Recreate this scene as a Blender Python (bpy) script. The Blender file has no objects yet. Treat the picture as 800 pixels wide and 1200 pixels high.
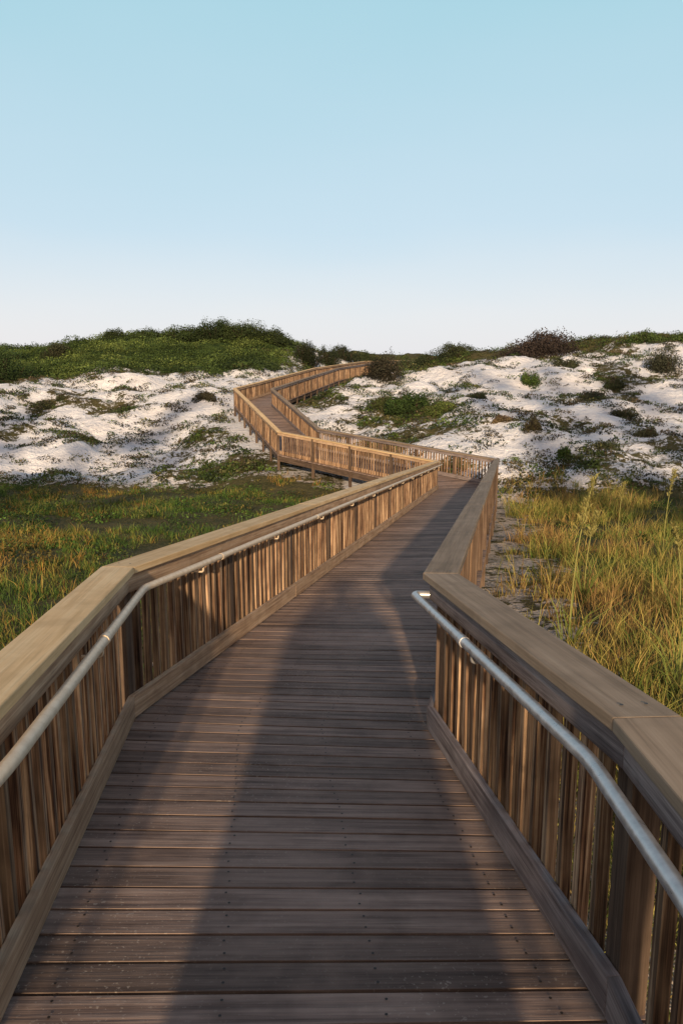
import bpy, bmesh, math, numpy as np
from mathutils import Vector, Matrix
rng=np.random.default_rng(7)
S=bpy.context.scene
S.view_settings.view_transform='Standard'; S.view_settings.look='None'; S.view_settings.exposure=0
PITCH=math.radians(11); F=950.0
# ---------------------------------------------------------------- camera
cam=bpy.data.cameras.new('camera'); camo=bpy.data.objects.new('camera',cam); S.collection.objects.link(camo)
cam.sensor_fit='VERTICAL'; cam.sensor_height=36; cam.sensor_width=24; cam.lens=36*F/1200
cam.clip_start=0.05; cam.clip_end=20000
camo.location=(0,0,0); camo.rotation_euler=(math.radians(90)-PITCH,0,0); S.camera=camo
# ---------------------------------------------------------------- light
SUN_EL=math.radians(15.6); SLOPE=0.0; TS=math.tan(SUN_EL)
trav=Vector((SLOPE,1,-TS*math.sqrt(1+SLOPE**2))).normalized()
sl=bpy.data.lights.new('sun','SUN'); so=bpy.data.objects.new('sun',sl); S.collection.objects.link(so)
sl.energy=5.0; sl.angle=math.radians(1.1); sl.color=(1.0,0.74,0.46)
so.rotation_euler=trav.to_track_quat('-Z','Y').to_euler(); so.location=(0,-20,20)
W=bpy.data.worlds.new('World'); S.world=W; W.use_nodes=True
nt=W.node_tree; bg=nt.nodes['Background']
sky=nt.nodes.new('ShaderNodeTexSky'); sky.sky_type='NISHITA'; sky.sun_disc=False
sky.sun_elevation=SUN_EL; sky.sun_rotation=math.atan2(-trav.x,-trav.y)
sky.air_density=1.0; sky.dust_density=1.0; sky.ozone_density=1.5

# ---------------------------------------------------------------- noise
def hsh(i,j,s):
    n=np.sin(i*127.1+j*311.7+s*74.7)*43758.5453
    return n-np.floor(n)
def vn(x,y,s=0):
    xi=np.floor(x);yi=np.floor(y);fx=x-xi;fy=y-yi
    fx=fx*fx*(3-2*fx);fy=fy*fy*(3-2*fy)
    a=hsh(xi,yi,s);b=hsh(xi+1,yi,s);c=hsh(xi,yi+1,s);d=hsh(xi+1,yi+1,s)
    return (a*(1-fx)+b*fx)*(1-fy)+(c*(1-fx)+d*fx)*fy
def fbm(x,y,s=0,o=4):
    r=0;a=.5;t=0
    for k in range(o):
        r=r+a*vn(x*2**k+k*17.3,y*2**k-k*9.1,s+k);t+=a;a*=.5
    return r/t
def sst(a,b,x):
    t=np.clip((x-a)/(b-a),0,1);return t*t*(3-2*t)
# ---------------------------------------------------------------- path
ST=[((-.93,-1.6),(.70,-1.6),-1.63),
    ((-.95,1.95),(.74,1.97),-1.85),
    ((-1.19,4.38),(.48,4.25),-2.085),
    ((3.15,26.0),(5.05,26.5),-4.30),
    ((-2.4,32.0),(-1.0,33.3),-3.90),
    ((-5.7,44.2),(-3.75,43.4),-2.70),
    ((-1.9,62.0),(-.3,61.2),-1.90),
    ((2.3,80.0),(4.1,79.5),-1.55),
    ((7.,91.),(8.2,89.6),-1.55)]
CL=[((a[0]+b[0])/2,(a[1]+b[1])/2,z) for a,b,z in ST]
def pathinfo(x,y):
    best=np.full(x.shape,1e9);bz=np.zeros(x.shape)
    for (x0,y0,z0),(x1,y1,z1) in zip(CL[:-1],CL[1:]):
        dx,dy=x1-x0,y1-y0;L2=dx*dx+dy*dy
        t=np.clip(((x-x0)*dx+(y-y0)*dy)/L2,0,1)
        d=np.hypot(x-x0-t*dx,y-y0-t*dy);z=z0+t*(z1-z0)
        m=d<best;best=np.where(m,d,best);bz=np.where(m,z,bz)
    return best,bz
# ---------------------------------------------------------------- terrain anchors
def pxw(px,py,Y):
    dx=(px-400)/F;dy=(600-py)/F
    ry=math.cos(PITCH)+dy*math.sin(PITCH);rz=-math.sin(PITCH)+dy*math.cos(PITCH)
    t=Y/ry;return (dx*t,Y,rz*t)
A=[(-3,0,-2.7),(-8,0,-2.8),(3,0,-2.6),(8,0,-2.7),(0,-12,-2.6),(-20,-12,-2.8),(20,-12,-2.8),(0,10,-3.3),(1.5,18,-4.1),(4,26,-4.95),
   (-3,5,-3.0),(-8,12,-3.5),(-14,22,-4.4),(-6,22,-4.4),(-5,28,-4.8),(-30,20,-4.3),(6,8,-3.1),(12,10,-3.3),(25,18,-4.0),(10,20,-4.2),(40,28,-4.0),
   (-5,44,-3.1),(0,70,-2.3),(3,80,-1.95),(8,96,-.3),(-3,98,.1),(18,98,-.1),(-60,75,1.0),(-60,45,-3),(-30,110,-1.5),(0,118,-.8),(30,115,-1),(60,100,-1),(60,60,1.2),(45,62,1.0),(60,35,-3.5)]
for p in [(0,565,32),(150,575,32),(300,572,32),(0,500,42),(150,500,42),(250,503,41),(225,462,49),(0,455,50),(100,445,55),(300,431,62),(350,418,70),
          (0,427,67),(60,415,72),(120,404,76),(190,398,77),(260,394,77),(340,404,78),(400,422,86),(460,450,55),(470,482,42),(500,530,34),(550,520,34),
          (650,590,26),(800,590,26),(650,540,32),(650,500,38),(780,500,38),(620,450,48),(780,442,50),(560,430,56),(700,407,61),(800,403,62),(640,409,61),(560,417,66),(480,428,75)]:
    A.append(pxw(*p))
A=np.array(A)
def tpsphi(r2): return 0.5*r2*np.log(r2+1e-9)
n=len(A);D2=(A[:,None,0]-A[None,:,0])**2+(A[:,None,1]-A[None,:,1])**2
K=tpsphi(D2)+np.eye(n)*5.0;P=np.c_[np.ones(n),A[:,:2]]
M=np.zeros((n+3,n+3));M[:n,:n]=K;M[:n,n:]=P;M[n:,:n]=P.T
wts=np.linalg.solve(M,np.r_[A[:,2],0,0,0])
def dunemask(x,y):
    base=np.where(x<0,31.0,27.5)+3*(fbm(x*.15,y*.05,3)-.5)
    return sst(base-1.5,base+3,y)
def H(x,y):
    x=np.asarray(x,float);y=np.asarray(y,float)
    sh=x.shape;xf=x.ravel();yf=y.ravel()
    cx=np.clip(xf,-75,75);cy=np.clip(yf,-20,125)
    z=np.zeros_like(xf)
    for c in range(0,len(xf),20000):
        a=cx[c:c+20000];b=cy[c:c+20000]
        r2=(a[:,None]-A[None,:,0])**2+(b[:,None]-A[None,:,1])**2
        z[c:c+20000]=tpsphi(r2)@wts[:n]+wts[n]+wts[n+1]*a+wts[n+2]*b
    z=np.clip(z,-6,2.9)
    dm=dunemask(xf,yf)
    z+=dm*((fbm(xf*.13,yf*.13,11)-.5)*1.9+(fbm(xf*.45,yf*.45,5)-.5)*1.1+(fbm(xf*1.3,yf*1.3,8,2)-.5)*.30)
    z+=(1-dm)*((fbm(xf*.3,yf*.3,21)-.5)*.35)
    r=np.hypot(xf,yf-45);w=sst(78,140,r)
    z=z*(1-w)-6.2*w
    d,dz=pathinfo(xf,yf)
    lo=dz-.62;w=(1-sst(2.0,4.6,d))*sst(24,29,yf)
    z=np.where(z<lo,z+(lo-z)*w,z)
    tg=dz-.42;w=1-sst(1.5,3.8,d)
    z=np.where(z>tg,z+(tg-z)*w,z)
    return z.reshape(sh)
def hillmask(x,y):
    b=54+np.clip((x+24)*.36,-3,9)+4*(fbm(x*.16,y*.16,31)-.5)
    return sst(b-1.5,b+2.0,y)*(1-sst(-6,-3,x))
def veg(x,y):
    dm=dunemask(x,y)
    v=1-dm*.98
    d,_=pathinfo(x,y)
    # trampled sandy verge along the walkway
    v=v*(1-(1-sst(1.5,3.2,d))*(1-dm)*np.where(x>0,.55,.38))
    v=np.maximum(v,hillmask(x,y))
    cr=sst(60,64,y+2*fbm(x*.2,y*.2,33))*sst(3,8,x)
    v=np.maximum(v,cr*.9)
    v=np.maximum(v,sst(84,88,y))
    for (ex,ey,rx,ry,a) in [(3.2,42,3.4,4.0,.72),(1.5,36,6,2.6,.72),(-1.5,50,2.3,6,.7),(-4.5,33,4,2.4,.75),(-7,38,2.0,6,.5),(12,31,9,2.0,.55),(-1,66,3.0,6,.75)]:
        v=np.maximum(v,a*np.exp(-(((x-ex)/rx)**2+((y-ey)/ry)**2)**1.5))
    pat=fbm(x*.30,y*.30,41)
    v=np.maximum(v,sst(.57,.70,pat)*.62*dm)
    return np.clip(v,0,1)
def axis(lo,hi,step,far,k=1.28):
    c=list(np.arange(lo,hi+1e-6,step));s=step;v=c[-1]
    while v<far: s*=k;v+=s;c.append(v)
    s=step;v=c[0];pre=[]
    while v>-far: s*=k;v-=s;pre.append(v)
    return np.array(pre[::-1]+c)
gx=axis(-42,42,.3,6000);gy=axis(-3,96,.3,6000)
X,Y=np.meshgrid(gx,gy);Z=H(X,Y)
nx,ny=len(gx),len(gy)
def mkmesh(name,V,faces_flat,counts,col=None,uv=None,mats=(),smooth=False,parent=None,coll=None):
    me=bpy.data.meshes.new(name)
    V=np.asarray(V,np.float32);ff=np.asarray(faces_flat,np.int32);ct=np.asarray(counts,np.int32)
    me.vertices.add(len(V));me.vertices.foreach_set('co',V.ravel())
    me.loops.add(len(ff));me.loops.foreach_set('vertex_index',ff)
    me.polygons.add(len(ct));st=np.concatenate([[0],np.cumsum(ct)[:-1]]).astype(np.int32)
    me.polygons.foreach_set('loop_start',st)
    me.polygons.foreach_set('loop_total',ct)
    if smooth: me.polygons.foreach_set('use_smooth',np.ones(len(ct),bool))
    me.update(calc_edges=True)
    if col is not None:
        at=me.color_attributes.new('col','FLOAT_COLOR','POINT')
        c=np.ones((len(V),4),np.float32);c[:,:3]=col;at.data.foreach_set('color',c.ravel())
    if uv is not None:
        l=me.uv_layers.new(name='UVMap');l.data.foreach_set('uv',np.asarray(uv,np.float32).ravel())
    for m in mats: me.materials.append(m)
    o=bpy.data.objects.new(name,me);S.collection.objects.link(o)
    if parent: o.parent=parent
    return o
def empty(name):
    e=bpy.data.objects.new(name,None);S.collection.objects.link(e);return e
# ---------------------------------------------------------------- material helpers
def newmat(name,rough=.8,spec=.3):
    m=bpy.data.materials.new(name);m.use_nodes=True;t=m.node_tree
    b=t.nodes['Principled BSDF'];b.inputs['Roughness'].default_value=rough;b.inputs['Specular IOR Level'].default_value=spec
    return m,t,b
def N(t,ty,**k):
    n_=t.nodes.new(ty)
    for a,v in k.items(): setattr(n_,a,v)
    return n_
def noise(t,vec,scale,detail=4,rough=.55,dim='3D'):
    n_=N(t,'ShaderNodeTexNoise');n_.inputs['Scale'].default_value=scale;n_.inputs['Detail'].default_value=detail;n_.inputs['Roughness'].default_value=rough
    if vec is not None:t.links.new(vec,n_.inputs['Vector'])
    return n_.outputs['Fac']
def ramp(t,fac,stops):
    r=N(t,'ShaderNodeValToRGB');e=r.color_ramp.elements
    while len(e)<len(stops): e.new(.5)
    for el,(p,c) in zip(e,stops): el.position=p;el.color=(c[0],c[1],c[2],1) if isinstance(c,(tuple,list)) else (c,c,c,1)
    t.links.new(fac,r.inputs[0]);return r.outputs[0]
def mix(t,f,a,b,mode='MIX'):
    m=N(t,'ShaderNodeMix',data_type='RGBA',blend_type=mode)
    if isinstance(f,(int,float)): m.inputs[0].default_value=f
    else: t.links.new(f,m.inputs[0])
    for i,v in ((6,a),(7,b)):
        if isinstance(v,(tuple,list)): m.inputs[i].default_value=(v[0],v[1],v[2],1)
        else: t.links.new(v,m.inputs[i])
    return m.outputs[2]
def math_(t,op,a,b=None):
    m=N(t,'ShaderNodeMath',operation=op)
    for i,v in enumerate((a,b)):
        if v is None: continue
        if isinstance(v,(int,float)): m.inputs[i].default_value=v
        else: t.links.new(v,m.inputs[i])
    return m.outputs[0]
def bump(t,b,h,strength,dist):
    n_=N(t,'ShaderNodeBump');n_.inputs['Strength'].default_value=strength;n_.inputs['Distance'].default_value=dist
    t.links.new(h,n_.inputs['Height']);t.links.new(n_.outputs[0],b.inputs['Normal'])
# ---- sky: Nishita blended with hazy evening gradient, warmer on the sun's side
tc=N(nt,'ShaderNodeTexCoord');sx=N(nt,'ShaderNodeSeparateXYZ');nt.links.new(tc.outputs['Generated'],sx.inputs[0])
wv=N(nt,'ShaderNodeVectorMath',operation='MULTIPLY');nt.links.new(tc.outputs['Generated'],wv.inputs[0]);wv.inputs[1].default_value=(1.0,1.0,3.5)
cl_=noise(nt,wv.outputs[0],1.7,3,.5)
zz=math_(nt,'ADD',sx.outputs[2],math_(nt,'MULTIPLY',math_(nt,'SUBTRACT',cl_,.5),.12))
q=1/.12
gr=ramp(nt,zz,[(0.0,(.87,.86,.89)),(.05,(.81,.84,.89)),(.16,(.61,.77,.88)),(.36,(.44,.71,.81)),(.55,(.15,.24,.34)),(1.0,(.11,.17,.27))])
sunside=ramp(nt,math_(nt,'MULTIPLY',sx.outputs[1],-1.0),[(.0,0.0),(.75,.9)])
gr=mix(nt,sunside,gr,(1.0,.75,.56))
gs=mix(nt,1.0,gr,(q,q,q),'MULTIPLY')
skm=mix(nt,.90,sky.outputs[0],gs)
nt.links.new(skm,bg.inputs[0]); bg.inputs[1].default_value=0.12
try:
    W.cycles.sampling_method='MANUAL';W.cycles.sample_map_resolution=256
except Exception: pass
def wood(name,dark,midc,light,rough=.8,speck=0.0,gr=(1.3,55),hue=.5,streak=.45,contrast=(.30,.5,.72)):
    m,t,b=newmat(name,rough,.25)
    uv=N(t,'ShaderNodeUVMap');uv.uv_map='UVMap'
    at=N(t,'ShaderNodeVertexColor');at.layer_name='col'
    sep=N(t,'ShaderNodeSeparateColor');t.links.new(at.outputs[0],sep.inputs[0])
    sx=N(t,'ShaderNodeSeparateXYZ');t.links.new(uv.outputs[0],sx.inputs[0])
    def vec(su,sv):
        c=N(t,'ShaderNodeCombineXYZ')
        t.links.new(math_(t,'MULTIPLY',sx.outputs[0],su),c.inputs[0]);t.links.new(math_(t,'MULTIPLY',sx.outputs[1],sv),c.inputs[1])
        t.links.new(math_(t,'MULTIPLY',sep.outputs[0],37.0),c.inputs[2]);return c.outputs[0]
    g=noise(t,vec(*gr),1.0,3,.65)
    g2=noise(t,vec(gr[0]*3,gr[1]*3.2),1.0,2,.6)
    bl=noise(t,vec(2.2,7),1.0,2,.6)
    c=ramp(t,g,[(contrast[0],dark),(contrast[1],midc),(contrast[2],light)])
    c=mix(t,math_(t,'MULTIPLY',ramp(t,g2,[(.5,0.0),(.72,1.0)]),streak),c,tuple(x*.35 for x in dark))
    c=mix(t,math_(t,'MULTIPLY',ramp(t,bl,[(.45,0.0),(.75,1.0)]),.5),c,light)
    v=math_(t,'ADD',math_(t,'MULTIPLY',sep.outputs[1],hue),1.0-hue/2)
    cc=N(t,'ShaderNodeCombineColor')
    for i in range(3): t.links.new(v,cc.inputs[i])
    c=mix(t,1.0,c,cc.outputs[0],'MULTIPLY')
    geo=N(t,'ShaderNodeNewGeometry');wp=geo.outputs['Position']
    st=noise(t,wp,4.5,3,.65)
    c=mix(t,math_(t,'MULTIPLY',ramp(t,st,[(.45,0.0),(.7,1.0)]),.4),c,tuple(x*.8 for x in dark))
    if speck>0:
        s=noise(t,wp,70,2,.6);big=noise(t,wp,1.3,2,.6)
        f=math_(t,'MULTIPLY',ramp(t,s,[(.62,0.0),(.68,1.0)]),ramp(t,big,[(.45,0.15),(.65,1.0)]))
        c=mix(t,math_(t,'MULTIPLY',f,speck),c,(.55,.48,.42))
        st2=noise(t,wp,1.7,4,.7)
        c=mix(t,math_(t,'MULTIPLY',ramp(t,st2,[(.48,0.0),(.7,1.0)]),.5),c,(.34,.245,.205))
    t.links.new(c,b.inputs['Base Color'])
    bump(t,b,math_(t,'ADD',g,math_(t,'MULTIPLY',g2,.5)),.7,.005)
    return m
M_deck=wood('deck_wood',(.095,.066,.058),(.22,.158,.135),(.35,.26,.22),.7,.55,(1.0,26),.75,.45)
M_capL=wood('cap_wood_sunlit',(.56,.37,.18),(.72,.50,.27),(.80,.61,.37),.75,0,(.8,24),.2,.25)  # left cap: golden sunlight put into the wood colour
M_capR=wood('cap_wood_shaded',(.20,.15,.105),(.28,.21,.15),(.36,.28,.21),.8,0,(.8,24),.2,.3)  # right cap: same wood, weathered greyer and darkened to stand for shade
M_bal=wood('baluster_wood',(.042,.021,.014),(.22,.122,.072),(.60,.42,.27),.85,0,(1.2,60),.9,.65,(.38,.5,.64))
M_toeL=wood('toe_wood_sunlit',(.25,.155,.10),(.46,.31,.20),(.62,.46,.33),.85,0,(1.2,45),.3)  # left toe and top rail boards: sunlit tan painted into the colour
M_toeR=wood('toe_wood_grey_shaded',(.10,.078,.078),(.21,.17,.17),(.38,.325,.315),.85,0,(1.2,45),.3,.6)  # right toe and top rail boards: weathered grey with bluish shade painted in
M_post=wood('post_wood',(.05,.032,.025),(.11,.075,.055),(.19,.135,.10),.9,0,(1.2,45),.5)
# metal
M_met,t,b=newmat('galvanised_metal',.38,.5)
geo=N(t,'ShaderNodeNewGeometry');f=noise(t,geo.outputs['Position'],25,3)
t.links.new(ramp(t,f,[(.35,(.42,.42,.44)),(.7,(.60,.60,.62))]),b.inputs['Base Color']);b.inputs['Metallic'].default_value=.6
t.links.new(ramp(t,f,[(.3,.26),(.7,.46)]),b.inputs['Roughness'])
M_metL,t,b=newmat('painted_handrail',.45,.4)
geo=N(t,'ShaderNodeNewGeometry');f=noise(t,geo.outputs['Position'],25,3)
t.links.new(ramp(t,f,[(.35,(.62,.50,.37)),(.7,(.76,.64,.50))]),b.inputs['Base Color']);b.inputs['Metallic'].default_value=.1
def folmat(name,rough=.7):
    m,t,b=newmat(name,rough,.15)
    at=N(t,'ShaderNodeVertexColor');at.layer_name='col';t.links.new(at.outputs[0],b.inputs['Base Color'])
    return m
M_grass=folmat('grass_blades');M_leaf=folmat('leaves')
# ---------------------------------------------------------------- ground
vg=veg(X,Y)
V=np.c_[X.ravel(),Y.ravel(),Z.ravel()]
ii,jj=np.meshgrid(np.arange(nx-1),np.arange(ny-1));a=(jj*nx+ii).ravel()
fl=np.c_[a,a+1,a+nx+1,a+nx].ravel()
M_g,t,b=newmat('sand_and_scrub_ground',.95,.1)
at=N(t,'ShaderNodeVertexColor');at.layer_name='col';sep=N(t,'ShaderNodeSeparateColor');t.links.new(at.outputs[0],sep.inputs[0])
geo=N(t,'ShaderNodeNewGeometry');pos=geo.outputs['Position']
n1=noise(t,pos,2.2,5,.7);n2=noise(t,pos,.5,2,.6);n3=noise(t,pos,9,3,.65);n4=noise(t,pos,1.1,2,.5)
sand=ramp(t,n1,[(.3,(.70,.72,.80)),(.6,(.86,.87,.93))])
sand=mix(t,ramp(t,n2,[(.45,0.0),(.7,.35)]),sand,(.80,.74,.72))
sand=mix(t,sep.outputs[2],sand,(.42,.34,.27))
scr=ramp(t,n3,[(.3,(.028,.032,.012)),(.5,(.07,.068,.026)),(.72,(.15,.115,.055))])
scr=mix(t,ramp(t,n4,[(.4,0.0),(.62,.75)]),scr,(.11,.095,.045))
scr=mix(t,sep.outputs[1],scr,(.04,.065,.018))
fac=math_(t,'ADD',sep.outputs[0],math_(t,'MULTIPLY',math_(t,'SUBTRACT',n1,.5),1.6))
fac=math_(t,'ADD',fac,math_(t,'MULTIPLY',math_(t,'SUBTRACT',n3,.5),.9))
fac=ramp(t,fac,[(.45,0.0),(.56,1.0)])
t.links.new(mix(t,fac,sand,scr),b.inputs['Base Color'])
bump(t,b,math_(t,'ADD',n1,math_(t,'MULTIPLY',n3,.35)),1.0,.25)
hm=hillmask(X,Y)
gc=np.c_[vg.ravel(),hm.ravel(),(1-dunemask(X,Y)).ravel()*.8]
mkmesh('ground',V,fl,np.full(len(fl)//4,4),col=gc,mats=[M_g],smooth=True)
# sea beyond the dunes
M_s,t,b=newmat('sea_water',.25,.5);b.inputs['Base Color'].default_value=(.10,.22,.30,1)
w_=noise(t,N(t,'ShaderNodeNewGeometry').outputs['Position'],.3,3);bump(t,b,w_,.4,.5)
mkmesh('sea',[(-9000,210,-5.6),(9000,210,-5.6),(9000,12000,-5.6),(-9000,12000,-5.6)],[0,1,2,3],[4],mats=[M_s])
# ---------------------------------------------------------------- board builder
class Bd:
    def __init__(s): s.V=[];s.F=[];s.U=[];s.C=[]
    def prism(s,A4,B4,u0=0):
        k=len(s.V);A4=[Vector(p) for p in A4];B4=[Vector(p) for p in B4]
        s.V+= [tuple(p) for p in A4+B4];L=(B4[0]-A4[0]).length
        r1=rng.random();r2=rng.random();s.C+=[(r1,r2,0)]*8
        ru=rng.random()*20+u0;rv=rng.random()*20;v=0
        for i in range(4):
            j=(i+1)%4;w=(A4[j]-A4[i]).length
            s.F.append((k+i,k+j,k+4+j,k+4+i));s.U+=[(ru,rv+v),(ru,rv+v+w),(ru+L,rv+v+w),(ru+L,rv+v)];v+=w
        for q,rev in ((0,True),(4,False)):
            f=[q,q+1,q+2,q+3];f=f[::-1] if rev else f
            P=A4+B4;s.F.append(tuple(k+z for z in f))
            for z in f:
                d=P[z]-P[f[0]];s.U.append((ru+d.x*.3,rv+d.length))
    def build(s,name,mat,parent,bev=0):
        me=bpy.data.meshes.new(name);me.from_pydata(s.V,[],s.F)
        l=me.uv_layers.new(name='UVMap');l.data.foreach_set('uv',np.array(s.U,np.float32).ravel())
        at=me.color_attributes.new('col','FLOAT_COLOR','POINT');c=np.ones((len(s.V),4),np.float32);c[:,:3]=s.C;at.data.foreach_set('color',c.ravel())
        bm=bmesh.new();bm.from_mesh(me);bmesh.ops.recalc_face_normals(bm,faces=bm.faces);bm.to_mesh(me);bm.free()
        me.materials.append(mat);o=bpy.data.objects.new(name,me);S.collection.objects.link(o);o.parent=parent
        if bev:
            md=o.modifiers.new('bevel','BEVEL');md.width=bev;md.segments=2;md.limit_method='ANGLE'
        return o
def lerp(a,b,t): return a+(b-a)*t
def poly(side): return [Vector((st[side][0],st[side][1])) for st in ST]
Zs=[st[2] for st in ST]
def miters(P,side):
    out=[]
    for i in range(len(P)):
        ns=[]
        if i>0:
            d=(P[i]-P[i-1]).normalized();ns.append(Vector((-d.y,d.x)) if side==0 else Vector((d.y,-d.x)))
        if i<len(P)-1:
            d=(P[i+1]-P[i]).normalized();ns.append(Vector((-d.y,d.x)) if side==0 else Vector((d.y,-d.x)))
        if len(ns)==2:
            m=(ns[0]+ns[1]).normalized();out.append(m/max(.4,m.dot(ns[0])))
        else: out.append(ns[0])
    return out
M_scr,t,b=newmat('screw_heads',.5,.5);b.inputs['Base Color'].default_value=(.03,.022,.018,1)
def dots(name,pts,r,parent):
    sv=[];sf=[];sc=[]
    for p in pts:
        k=len(sv)
        for h in range(6):
            an=h*math.pi/3;sv.append((p.x+r*math.cos(an),p.y+r*math.sin(an),p.z))
        sf+=list(range(k,k+6));sc.append(6)
    mkmesh(name,sv,sf,sc,mats=[M_scr],parent=parent)
bw=empty('boardwalk')
dk=Bd();PL=poly(0);PR=poly(1);mL=miters(PL,0);mR=miters(PR,1)
def P3(p,z): return Vector((p.x,p.y,z))
OV=.135
for s in range(len(ST)-1):
    a0=P3(PL[s]+mL[s]*OV,Zs[s]);a1=P3(PL[s+1]+mL[s+1]*OV,Zs[s+1]);b0=P3(PR[s]+mR[s]*OV,Zs[s]);b1=P3(PR[s+1]+mR[s+1]*OV,Zs[s+1])
    L=((a0+b0)/2-(a1+b1)/2).length;npk=max(1,round(L/.142))
    for i in range(npk):
        g=(.011+.004*rng.random())/L*.5
        t0=i/npk+g;t1=(i+1)/npk-g
        dz=Vector((0,0,rng.normal()*.0008));dz2=Vector((0,0,rng.normal()*.0008));th=Vector((0,0,-.036))
        p00=lerp(a0,a1,t0)+dz;p01=lerp(a0,a1,t1)+dz;p10=lerp(b0,b1,t0)+dz2;p11=lerp(b0,b1,t1)+dz2
        dk.prism([p00,p01,p01+th,p00+th],[p10,p11,p11+th,p10+th])
dk.build('deck_planks',M_deck,bw,.0015)
dp=[]
for s in range(0,3):
    a0=P3(PL[s],Zs[s]);a1=P3(PL[s+1],Zs[s+1]);b0=P3(PR[s],Zs[s]);b1=P3(PR[s+1],Zs[s+1])
    L=((a0+b0)/2-(a1+b1)/2).length;npk=max(1,round(L/.142))
    for i in range(min(npk,60)):
        for q in (.27,.73):
            for u in (.07,.36,.64,.93):
                t0=(i+q)/npk;p=lerp(lerp(a0,a1,t0),lerp(b0,b1,t0),u+rng.normal()*.004);p.z+=.0035;dp.append(p)
dots('screw_heads',dp,.005,bw)
jo=Bd()
def zat(s,t): return Zs[s]+(Zs[s+1]-Zs[s])*t
for s in range(len(ST)-1):
    for P_,m_ in ((PL,mL),(PR,mR)):
        for o0,o1,z0,z1 in ((.035,.078,-.26,-.04),(-.5,-.46,-.24,-.04)):
            A_=[P3(P_[s]+m_[s]*o0,Zs[s]+z0),P3(P_[s]+m_[s]*o1,Zs[s]+z0),P3(P_[s]+m_[s]*o1,Zs[s]+z1),P3(P_[s]+m_[s]*o0,Zs[s]+z1)]
            k=s+1;B_=[P3(P_[k]+m_[k]*o0,Zs[k]+z0),P3(P_[k]+m_[k]*o1,Zs[k]+z0),P3(P_[k]+m_[k]*o1,Zs[k]+z1),P3(P_[k]+m_[k]*o0,Zs[k]+z1)]
            jo.prism(A_,B_)
jo.build('rim_joists',M_post,bw)
def hgt(x,y): return float(H(np.array([x]),np.array([y]))[0])
def railing(side,capm,toem,name):
    root=empty(name);P=poly(side);m=miters(P,side)
    cap=Bd();fas=Bd();toe=Bd();bal=Bd();post=Bd();cs=[]
    for s in range(len(ST)-1):
        d=(P[s+1]-P[s]);L=d.length;d.normalize();nrm=Vector((-d.y,d.x)) if side==0 else Vector((d.y,-d.x))
        def rail(bd,o0,o1,z0,z1,seg,gap):
            nseg=max(1,round(L/seg))
            for i in range(nseg):
                t0=i/nseg;t1=(i+1)/nseg
                if i>0:t0+=gap/L
                if i<nseg-1:t1-=gap/L
                jz=rng.normal()*.0015 if nseg>1 else 0;jo_=rng.normal()*.0015 if nseg>1 else 0
                Q=[]
                for tt in (t0,t1):
                    mm=lerp(m[s],m[s+1],tt) if tt in (0,1) else nrm
                    p=lerp(P[s],P[s+1],tt);z=zat(s,tt)+jz
                    Q.append([P3(p+mm*(o0+jo_),z+z0),P3(p+mm*(o1+jo_),z+z0),P3(p+mm*(o1+jo_),z+z1),P3(p+mm*(o0+jo_),z+z1)])
                bd.prism(Q[0],Q[1])
        rail(cap,-.035,.150,.882,.922,4.2,.002)
        rail(fas,.0,.038,.775,.880,4.2,.002)
        rail(fas,.082,.118,.775,.880,4.2,.002)
        rail(toe,.0,.038,.018,.150,3.6,.002)
        npst=max(1,round(L/1.85));sp=L/npst
        pts=[i*sp for i in range(npst+1)]
        for i,u in enumerate(pts[:-1] if s<len(ST)-2 else pts):
            uu=u+ (0.06 if i==0 else 0)
            c=P[s]+d*uu;z=zat(s,min(1,uu/L))
            if s<3:
                for w_ in (.03,.10): cs.append(P3(c+d*.03+nrm*w_,zat(s,min(1,(uu+.03)/L))+.9255))
            hw=.045;o0,o1=.0405,.13
            gz=hgt(c.x+nrm.x*.08,c.y+nrm.y*.08)-.3
            bt=min(gz,z-.4)
            q=[c-d*hw+nrm*o0,c+d*hw+nrm*o0,c+d*hw+nrm*o1,c-d*hw+nrm*o1]
            post.prism([P3(p,bt) for p in q],[P3(p,z+.879) for p in q])
        nb=int(L/.128);spb=L/nb
        for i in range(nb):
            u=(i+.5)*spb
            if min(abs(u-(p_+(.06 if k==0 else 0))) for k,p_ in enumerate(pts))<.072: continue
            c=P[s]+d*u;z=zat(s,u/L);w=.0195+rng.normal()*.0015
            tl=rng.normal()*.007;q=[c-d*w+nrm*.0405,c+d*w+nrm*.0405,c+d*w+nrm*.0795,c-d*w+nrm*.0795]
            q2=[p+d*tl for p in q]
            bal.prism([P3(p,z+.0045) for p in q],[P3(p,z+.8795) for p in q2])
    cap.build('cap_rail',capm,root,.005);fas.build('top_rail',toem,root,.003);toe.build('toe_board',toem,root,.004)
    bal.build('balusters',M_bal,root);post.build('posts',M_post,root,.004)
    dots('cap_screws',cs,.006,root)
    return root
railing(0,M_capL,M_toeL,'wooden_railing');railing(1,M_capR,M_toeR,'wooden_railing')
def tube(name,pts,r,mat,parent,res=12):
    cu=bpy.data.curves.new(name,'CURVE');cu.dimensions='3D';sp=cu.splines.new('POLY');sp.points.add(len(pts)-1)
    for p,q in zip(sp.points,pts): p.co=(q[0],q[1],q[2],1)
    cu.bevel_depth=r;cu.bevel_resolution=5;cu.use_fill_caps=True;cu.materials.append(mat)
    o=bpy.data.objects.new(name,cu);S.collection.objects.link(o)
    bpy.context.view_layer.update();dg=bpy.context.evaluated_depsgraph_get()
    me=bpy.data.meshes.new_from_object(o.evaluated_get(dg));bpy.data.objects.remove(o)
    me.polygons.foreach_set('use_smooth',[True]*len(me.polygons))
    o=bpy.data.objects.new(name,me);S.collection.objects.link(o);o.parent=parent;return o
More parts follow.
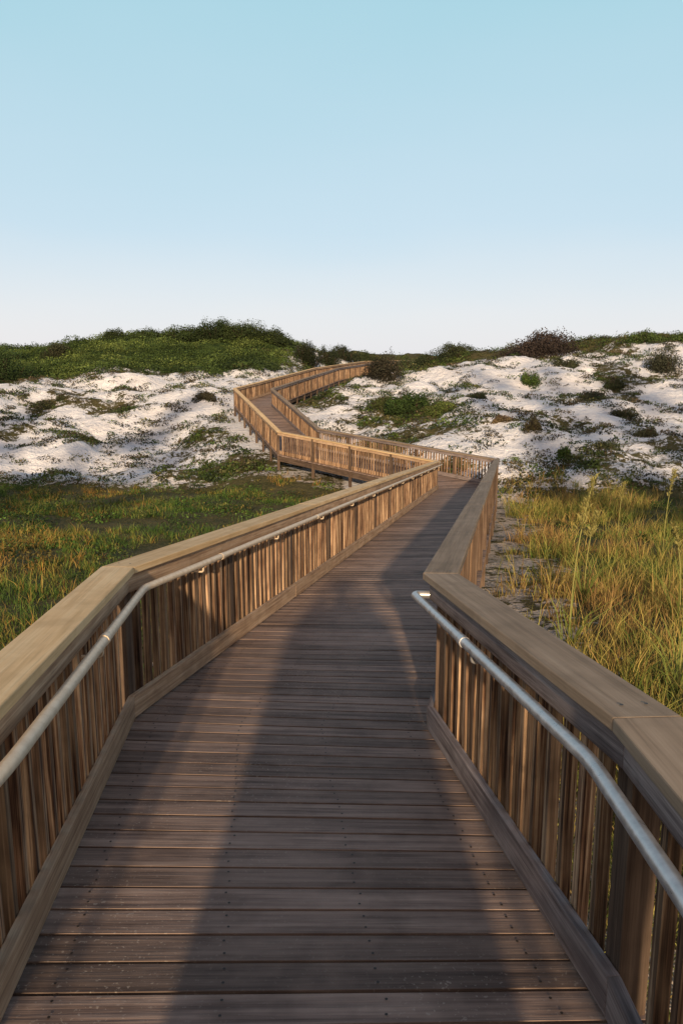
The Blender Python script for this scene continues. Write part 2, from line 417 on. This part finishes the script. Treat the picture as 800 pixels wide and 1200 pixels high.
def rounded(pts,r=.12,n_=7):
    out=[pts[0]]
    for i in range(1,len(pts)-1):
        a,b_,c=pts[i-1],pts[i],pts[i+1]
        rr=min(r,(a-b_).length*.45,(c-b_).length*.45)
        p0=b_+(a-b_).normalized()*rr;p1=b_+(c-b_).normalized()*rr
        for k in range(n_+1):
            t_=k/n_;out.append(p0.lerp(b_,t_).lerp(b_.lerp(p1,t_),t_))
    out.append(pts[-1]);return out
def handrail(side,s0,s1,mat,height,endreturn):
    root=empty('metal_handrail');P=poly(side);m=miters(P,side);off=-.085
    pts=[P3(P[i]+m[i]*off,Zs[i]+height) for i in range(s0,s1+1)]
    if endreturn:
        e=pts[-1];nn=Vector((m[s1].x,m[s1].y,0)).normalized()
        pts.append(e+nn*.085)
    tube('pipe',rounded(pts,.07),.0215,mat,root)
    for s in range(s0,s1):
        d=P[s+1]-P[s];L=d.length;d.normalize();nrm=Vector((-d.y,d.x)) if side==0 else Vector((d.y,-d.x))
        k=max(1,round(L/1.85))
        for i in range(k):
            u=(i+.5)*L/k;c=P[s]+d*u;z=zat(s,u/L)+height
            q0=P3(c+nrm*off,z-.02);q1=P3(c+nrm*off,z-.055);q2=P3(c+nrm*.001,z-.055)
            tube('bracket',rounded([q0,q1,q2],.025),.007,mat,root)
        for i in range(max(1,int(L/3.0))):
            u=(i+.42)*3.0
            if u<L:
                c=P[s]+d*u;c2=P[s]+d*(u+.05)
                tube('coupling',[P3(c+nrm*off,zat(s,u/L)+height),P3(c2+nrm*off,zat(s,(u+.05)/L)+height)],.0245,mat,root)
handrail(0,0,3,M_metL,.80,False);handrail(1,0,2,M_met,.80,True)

# ---------------------------------------------------------------- vegetation
def blades(name,bx,by,bz,h,w,az,lean,col,mat=M_grass):
    n_=len(bx);dx=np.cos(az);dy=np.sin(az)
    ang=rng.random(n_)*6.283;px=np.cos(ang);py=np.sin(ang)
    def pt(f,wf,side):
        l=lean*h*f**1.8
        return np.c_[bx+dx*l+px*w*wf*side,by+dy*l+py*w*wf*side,bz+h*f*(1-.25*lean*f)]
    V=np.stack([pt(0,1,-.5),pt(0,1,.5),pt(.55,.8,.5),pt(.55,.8,-.5),pt(1,0,0)],1).reshape(-1,3)
    k=np.arange(n_)*5
    fl=np.c_[k,k+1,k+2,k+3,k+3,k+2,k+4].ravel();ct=np.tile([4,3],n_)
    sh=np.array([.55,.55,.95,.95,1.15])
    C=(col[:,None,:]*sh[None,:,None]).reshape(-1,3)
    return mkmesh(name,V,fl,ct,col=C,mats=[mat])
def outside(x,y,m=1.15):
    d,_=pathinfo(x,y);return d>m
def grass(name,side,N_,ymin,ymax,hmin,hmax,nb,pal,thr=.38,zoff=0):
    u=rng.random(N_);y=ymin+(ymax-ymin)*u**1.25
    xm=.56*y+3.5;x=rng.random(N_)*xm*side+ (.16*np.clip(y,0,26))*(1 if side>0 else .5)
    ok=outside(x,y,1.25)&(np.abs(x)<xm+3)
    d1=dunemask(x,y);ok&=rng.random(N_)>d1
    cl=fbm(x*.55,y*.55,61);ok&=cl>thr+.2*rng.random(N_)
    d,_=pathinfo(x,y);ok&=(rng.random(N_)<sst(1.3,2.6,d)+.25)
    x=x[ok];y=y[ok];z=H(x,y);n_=len(x);cl=cl[ok]
    hh=(hmin+(hmax-hmin)*rng.random(n_)**1.5)*(.55+.9*np.clip(cl-.2,0,1))
    pt=fbm(x*.30,y*.30,77)+rng.normal(size=n_)*.12
    R=np.repeat
    bx=R(x,nb)+rng.normal(size=n_*nb)*.09;by=R(y,nb)+rng.normal(size=n_*nb)*.09
    h=R(hh,nb)*(.35+.9*rng.random(n_*nb)**1.5);w=(.0042+.00038*R(y,nb))*(.7+.7*rng.random(n_*nb))
    lean=.1+.75*rng.random(n_*nb);az=rng.random(n_*nb)*6.283
    p=np.clip((R(pt,nb)-.5)*2.0+(.48 if side>0 else .38)+rng.normal(size=n_*nb)*.16,0,.999);pal=np.array(pal)
    f=p*(len(pal)-1);i=f.astype(int);f=(f-i)[:,None];col=pal[i]*(1-f)+pal[np.minimum(i+1,len(pal)-1)]*f
    col*= (.55+.9*rng.random(n_*nb))[:,None]
    return blades(name,bx,by,R(z,nb)-.02,h,w,az,lean,col)
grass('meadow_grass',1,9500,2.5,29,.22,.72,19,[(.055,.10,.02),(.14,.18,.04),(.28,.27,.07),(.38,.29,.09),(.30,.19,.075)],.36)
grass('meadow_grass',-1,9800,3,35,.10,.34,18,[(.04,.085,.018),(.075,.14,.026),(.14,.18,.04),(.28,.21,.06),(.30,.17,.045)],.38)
def leaves(name,cx,cy,cz,rad,hgt_,nl,size,col,shell=.6,parent=None,mat=M_leaf,full=False,under=.55):
    nl=np.asarray(nl);R=lambda v:np.repeat(v,nl);T=int(nl.sum())
    v=rng.normal(size=(T,3));v/=np.linalg.norm(v,axis=1)[:,None]
    if not full: v[:,2]=np.abs(v[:,2])
    r=shell+(1-shell)*rng.random(T)
    lump=.78+.45*vn(v[:,0]*2.3+R(cx)*3.1,v[:,1]*2.3+v[:,2]*3+R(cy),9)
    P_=np.c_[R(cx)+v[:,0]*r*lump*R(rad),R(cy)+v[:,1]*r*lump*R(rad),R(cz)+v[:,2]*r*lump*R(hgt_)]
    nn=v*1.0+rng.normal(size=(T,3))*.6;nn/=np.linalg.norm(nn,axis=1)[:,None]
    a=np.cross(nn,rng.normal(size=(T,3)));a/=np.linalg.norm(a,axis=1)[:,None];b_=np.cross(nn,a)
    s=(R(size)*(.6+.8*rng.random(T)))[:,None]
    V=np.stack([P_-a*s*.75,P_-b_*s*.5,P_+a*s*.75,P_+b_*s*.5],1).reshape(-1,3)
    k=np.arange(T)*4;fl=np.c_[k,k+1,k+2,k+3].ravel()
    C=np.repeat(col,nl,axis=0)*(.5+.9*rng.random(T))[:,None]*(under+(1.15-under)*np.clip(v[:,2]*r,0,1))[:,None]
    C=np.repeat(C,4,axis=0)
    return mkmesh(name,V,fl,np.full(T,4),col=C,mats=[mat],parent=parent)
def scatter(name,N_,xr,yr,keep,rad,hg,nlf,size,pal,sink=.1,shell=.6,pw=1.8,patch=False):
    x=xr[0]+(xr[1]-xr[0])*rng.random(N_);y=yr[0]+(yr[1]-yr[0])*rng.random(N_)
    ok=keep(x,y)&outside(x,y,1.5);x=x[ok];y=y[ok];n_=len(x);z=H(x,y)
    q=rng.random(n_)**pw;r=rad[0]+(rad[1]-rad[0])*q;h=hg[0]+(hg[1]-hg[0])*q
    pal=np.array(pal)
    if patch: idx=np.clip((fbm(x*.16,y*.16,71)-.3)/.4*len(pal)+rng.normal(size=n_)*.5,0,len(pal)-1).astype(int)
    else: idx=rng.integers(0,len(pal),n_)
    c=pal[idx]*(.7+.6*rng.random(n_))[:,None]
    nl=(nlf[0]+(nlf[1]-nlf[0])*q).astype(int)
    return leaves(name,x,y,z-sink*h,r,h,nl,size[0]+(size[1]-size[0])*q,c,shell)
G=[(.05,.08,.02),(.075,.105,.028),(.035,.055,.018),(.10,.10,.04)]
BR=[(.07,.058,.035),(.10,.078,.045),(.05,.05,.03)]
inview=lambda x,y:np.abs(x)<.50*y+4
def k1(x,y): 
    v=veg(x,y);return inview(x,y)&(dunemask(x,y)>.3)&(hillmask(x,y)<.5)&(rng.random(len(x))<.12+.75*sst(.44,.60,fbm(x*.4,y*.4,55))+.4*v)
scatter('dune_groundcover',18000,(-36,38),(27,66),k1,(.09,.62),(.06,.34),(10,85),(.035,.07),G+BR,pw=2.1)
HG=[(.028,.046,.014),(.045,.075,.02),(.08,.12,.03),(.115,.155,.04),(.05,.08,.02)]
scatter('hillside_scrub',6000,(-48,-2),(50,90),lambda x,y:(hillmask(x,y)>.35)&inview(x,y),(.35,1.3),(.15,.7),(50,120),(.055,.09),HG,shell=.8,patch=True)
scatter('crest_scrub',2100,(-4,44),(58,100),lambda x,y:(fbm(x*.25,y*.25,91)>.42)&inview(x,y)&(y>61-2*(x<5)),(.3,1.3),(.2,.75),(40,120),(.055,.09),G)
scatter('low_scrub',3600,(-22,24),(6,35),lambda x,y:(dunemask(x,y)<.8)&inview(x,y)&(fbm(x*.4,y*.4,88)>.46)&((x<0)|(y>16)),(.14,.55),(.08,.34),(30,110),(.022,.045),[(.05,.10,.02),(.08,.14,.03),(.035,.065,.018),(.11,.13,.04),(.12,.10,.03)])
scatter('hollow_scrub',1500,(-8,10),(30,72),lambda x,y:(veg(x,y)>.5)&(dunemask(x,y)>.5)&(x>-8),(.2,.7),(.15,.42),(40,110),(.045,.08),G+[(.08,.13,.025)])
def bush(px,Yd,wd,ht,col,nb=9,name='bush'):
    x0=(px-400)/F*Yd*1.0;k=nb
    x=x0+np.clip(rng.normal(size=k),-1.6,1.6)*wd*.22;y=Yd+rng.normal(size=k)*wd*.16;z=H(x,y)
    r=wd*(.22+.12*rng.random(k));h=ht*(.8+.3*rng.random(k))*(1-.45*np.clip(np.abs(x-x0)/(wd*.5),0,1)**2)
    c=np.array([col]*k)*(.75+.5*rng.random(k))[:,None]
    root=empty(name);nl=int(380+min(520,wd*150))
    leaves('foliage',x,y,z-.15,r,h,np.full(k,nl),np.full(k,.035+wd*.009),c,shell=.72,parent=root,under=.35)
    sv=[];sf=[];sc=[]
    for i in range(k):
        for j in range(4):
            b0=Vector((x[i]*.6+x0*.4,y[i]*.6+Yd*.4,z[i]-.1));tp=Vector((x[i]+rng.normal()*r[i]*.4,y[i]+rng.normal()*r[i]*.4,z[i]+h[i]*.65));q=len(sv)
            for c_,w in ((b0,.035),(tp,.01)):
                for a_ in range(4): sv.append((c_.x+w*math.cos(a_*1.57),c_.y+w*math.sin(a_*1.57),c_.z))
            for a_ in range(4): sf+=[q+a_,q+(a_+1)%4,q+4+(a_+1)%4,q+4+a_];sc.append(4)
    mkmesh('stems',sv,sf,sc,mats=[M_post],parent=root)
DG=(.035,.06,.018)
for a_ in [(630,60,5.6,1.9,(.055,.042,.036),15),(590,61,2.8,1.0,(.06,.055,.035),8),(453,53,2.5,1.7,(.042,.04,.026),11),(8,55,3.8,2.6,DG,11),(222,73,4.5,1.5,(.045,.07,.02),11),(255,73,4.5,2.2,(.03,.048,.015),14),(288,73,4.5,1.9,(.042,.062,.018),12),(322,74,4,1.4,(.035,.052,.018),10),
           (358,71,2.8,2.0,(.03,.04,.018),11),(386,75,2.6,1.8,(.03,.04,.018),10),(180,76,5,1.3,(.045,.07,.02),11),(140,77,3,1.3,(.035,.052,.018),8),(72,72,2.4,1.3,(.05,.055,.028),8),(25,69,3,1.2,DG,8),(620,49,1.2,.85,(.07,.12,.025),7),(623,34.5,.85,.65,(.13,.11,.055),6),(662,32,.8,.6,(.07,.115,.025),6),
           (757,35,1.1,.55,(.09,.09,.045),6),(707,33,1.1,.5,(.075,.09,.04),6),(588,36,.95,.45,(.15,.11,.06),5),(482,43,2.6,1.0,(.045,.08,.02),10),(512,41,1.7,.7,(.09,.12,.03),8),(445,44,1.6,.7,(.07,.09,.03),8),(772,52,2.4,1.3,(.05,.055,.035),9),(530,67,3,1.2,(.05,.065,.028),9),(500,69,3,1.2,(.045,.06,.026),9),(470,77,3.4,1.4,(.045,.06,.025),9),(745,61,3,1.0,(.07,.11,.03),8),(790,61,3,.9,(.07,.11,.03),8),(408,83,3.2,1.7,(.032,.042,.02),10),(430,88,3.6,1.4,(.04,.055,.022),9),(445,84,3,1.3,(.045,.06,.022),8),
           (150,46,1.4,.5,(.05,.065,.028),6),(100,40,1.2,.5,(.05,.065,.025),6),(240,47,1.5,.65,(.06,.055,.033),6),(690,44,1.5,.6,(.05,.055,.033),6),(730,40,1.4,.55,(.055,.06,.03),6),(560,44,1.5,.6,(.05,.065,.028),6),(60,47,1.6,.5,(.055,.065,.03),6),(660,53,1.8,.7,(.05,.06,.03),6),(720,48,1.5,.6,(.055,.065,.03),6),(600,40,1.2,.5,(.06,.06,.035),6)]:
    bush(*a_)
def seaoats(x,y,h,leanx,nm='sea_oats'):
    z=hgt(x,y);root=empty(nm);pts=[]
    for k in range(9):
        f=k/8;pts.append((x+leanx*f**2.5,y+.1*f*f,z+h*f-(.10*f**6)))
    tube('stalk',pts,.006,M_oat,root)
    n_=120;f=.68+.32*rng.random(n_)
    X_=x+leanx*f**2.5+rng.normal(size=n_)*.018;Y_=y+.1*f*f+rng.normal(size=n_)*.018;Z_=z+h*f-(.10*f**6)-.02
    o=blades('seed_head',X_,Y_,Z_,.04+.045*rng.random(n_),np.full(n_,.016),rng.random(n_)*6.28,np.full(n_,.8),np.tile((.34,.31,.11),(n_,1))*(.6+.6*rng.random((n_,1))));o.parent=root
    n_=26;o=blades('leaves',np.full(n_,x)+rng.normal(size=n_)*.03,np.full(n_,y)+rng.normal(size=n_)*.03,np.full(n_,z),.4+.6*rng.random(n_),np.full(n_,.014),rng.random(n_)*6.28,.3+.5*rng.random(n_),np.tile((.16,.2,.05),(n_,1)));o.parent=root
M_oat,t,b=newmat('oat_stalk',.7,.2);b.inputs['Base Color'].default_value=(.28,.27,.09,1)
seaoats(2.35,8.0,2.0,.22);seaoats(5.9,14.5,1.8,.15);seaoats(4.0,9.2,1.3,-.12);seaoats(5.4,15.5,1.5,.1);seaoats(3.1,10.0,1.3,.15);seaoats(3.0,6.8,1.0,.1)

# ---------------------------------------------------------------- unseen trees added behind the viewpoint, heights set to shade the dunes
def shade_pine(x,y,top,cr):
    z=hgt(x,y);h=top-z;root=empty('shade_pine_tree');k=9
    tx=x+rng.normal()*.3
    sv=[];sf=[];sc=[]
    def limb(p0,p1,r0,r1):
        q=len(sv)
        for c_,w in ((p0,r0),(p1,r1)):
            for a_ in range(8): sv.append((c_[0]+w*math.cos(a_*.785),c_[1]+w*math.sin(a_*.785),c_[2]))
        for a_ in range(8): sf.extend([q+a_,q+(a_+1)%8,q+8+(a_+1)%8,q+8+a_]);sc.append(4)
    limb((x,y,z-.2),(tx,y,z+h*.5),.22,.15);limb((tx,y,z+h*.5),(tx,y,top-.3),.15,.04)
    cz=z+h*(.42+.52*np.arange(k)/(k-1));rr=cr*(1-.6*np.abs(np.arange(k)/(k-1)-.3))
    cx=tx+rng.normal(size=k)*cr*.45;cy=y+rng.normal(size=k)*cr*.4
    for i in range(k): limb((tx,y,cz[i]-.5),(cx[i],cy[i],cz[i]),.06,.02)
    mkmesh('trunk_and_limbs',sv,sf,sc,mats=[M_post],parent=root)
    leaves('crown',cx,cy,cz,rr*.62,rr*.46,np.full(k,240),np.full(k,.22),np.array([(.05,.08,.025)]*k)*(.7+.6*rng.random(k))[:,None],shell=.25,parent=root,full=True)
YT=-16
def shade_top(Ydune,zd): return zd+(Ydune-YT)*TS
for xx in np.arange(8.0,36,2.7): shade_pine(xx+rng.normal()*.4,YT+rng.normal()*1.5,shade_top(53,-1.3)+rng.normal()*.8,2.3)
for xx in np.arange(-9.5,-34,-3.2): shade_pine(xx+rng.normal()*.4,YT+rng.normal()*1.5,shade_top(43,-3.3)+rng.normal()*.8,2.2)

# ---------------------------------------------------------------- photographer (casts the long shadow on the deck)
zf=-1.64;sv=[];se=[];sr=[]
pg=empty('photographer')
def J(x,y,z,r): sv.append((x,y,z));sr.append(r);return len(sv)-1
def E(a,b): se.append((a,b))
pel=J(0,-.42,zf+.95,.19);w1=J(0,-.42,zf+1.12,.175);ch=J(0,-.42,zf+1.33,.20);nk=J(0,-.41,zf+1.48,.07);n2=J(0,-.39,zf+1.54,.065);hd=J(0,-.37,zf+1.63,.10);h2=J(0,-.38,zf+1.72,.085)
for a_,b_ in ((pel,w1),(w1,ch),(ch,nk),(nk,n2),(n2,hd),(hd,h2)):E(a_,b_)
for sd in (-1,1):
    sh=J(sd*.21,-.42,zf+1.42,.075);el=J(sd*.42,-.30,zf+1.22,.052);wr=J(sd*.13,-.09,zf+1.55,.032);pm=J(sd*.10,-.06,zf+1.60,.03)
    E(ch,sh);E(sh,el);E(el,wr);E(wr,pm)
    for k in range(4):
        f1=J(sd*(.095-.004*k),-.035,zf+1.58+.022*k,.009);f2=J(sd*(.075-.004*k),-.028,zf+1.585+.022*k,.008);E(pm,f1);E(f1,f2)
    th=J(sd*.085,-.075,zf+1.58,.011);t2=J(sd*.06,-.075,zf+1.59,.009);E(pm,th);E(th,t2)
    hp=J(sd*.12,-.42,zf+.88,.13);kn=J(sd*.16,-.42,zf+.48,.075);an=J(sd*.18,-.44,zf+.09,.05);he=J(sd*.18,-.42,zf+.045,.045);to=J(sd*.20,-.24,zf+.04,.038)
    E(pel,hp);E(hp,kn);E(kn,an);E(an,he);E(he,to)
me=bpy.data.meshes.new('body');me.from_pydata(sv,se,[]);po=bpy.data.objects.new('body',me);S.collection.objects.link(po);po.parent=pg
md=po.modifiers.new('skin','SKIN')
for v_,r_ in zip(me.skin_vertices[0].data,sr): v_.radius=(r_,r_)
me.skin_vertices[0].data[0].use_root=True
po.modifiers.new('sub','SUBSURF').levels=1
M_p,t,b=newmat('clothing_cloth',.9,.1);f=noise(t,N(t,'ShaderNodeNewGeometry').outputs['Position'],60,3);t.links.new(ramp(t,f,[(.3,(.05,.07,.11)),(.7,(.08,.10,.15))]),b.inputs['Base Color']);me.materials.append(M_p)
rings=[(1.49,.09,.09),(1.45,.22,.14),(1.38,.34,.19),(1.25,.45,.24),(1.0,.47,.25),(.7,.48,.26),(.4,.50,.27),(.12,.51,.28)]  # poncho rings, added around the body to broaden its shadow on the deck
pv=[];pf=[];pc=[];NS=48
for zi,(zh,rx,ry) in enumerate(rings):
    for k in range(NS):
        an=k/NS*6.2832;wv_=1+.05*math.sin(an*9+zi*.2)*min(1,zi/3)
        pv.append((rx*wv_*math.cos(an),-.44+ry*wv_*math.sin(an),zf+zh))
for zi in range(len(rings)-1):
    for k in range(NS):
        q=zi*NS+k;q2=zi*NS+(k+1)%NS;pf+=[q,q2,q2+NS,q+NS];pc.append(4)
mkmesh('shadow_poncho',pv,pf,pc,mats=[M_p],smooth=True,parent=pg)
print('verts ok')
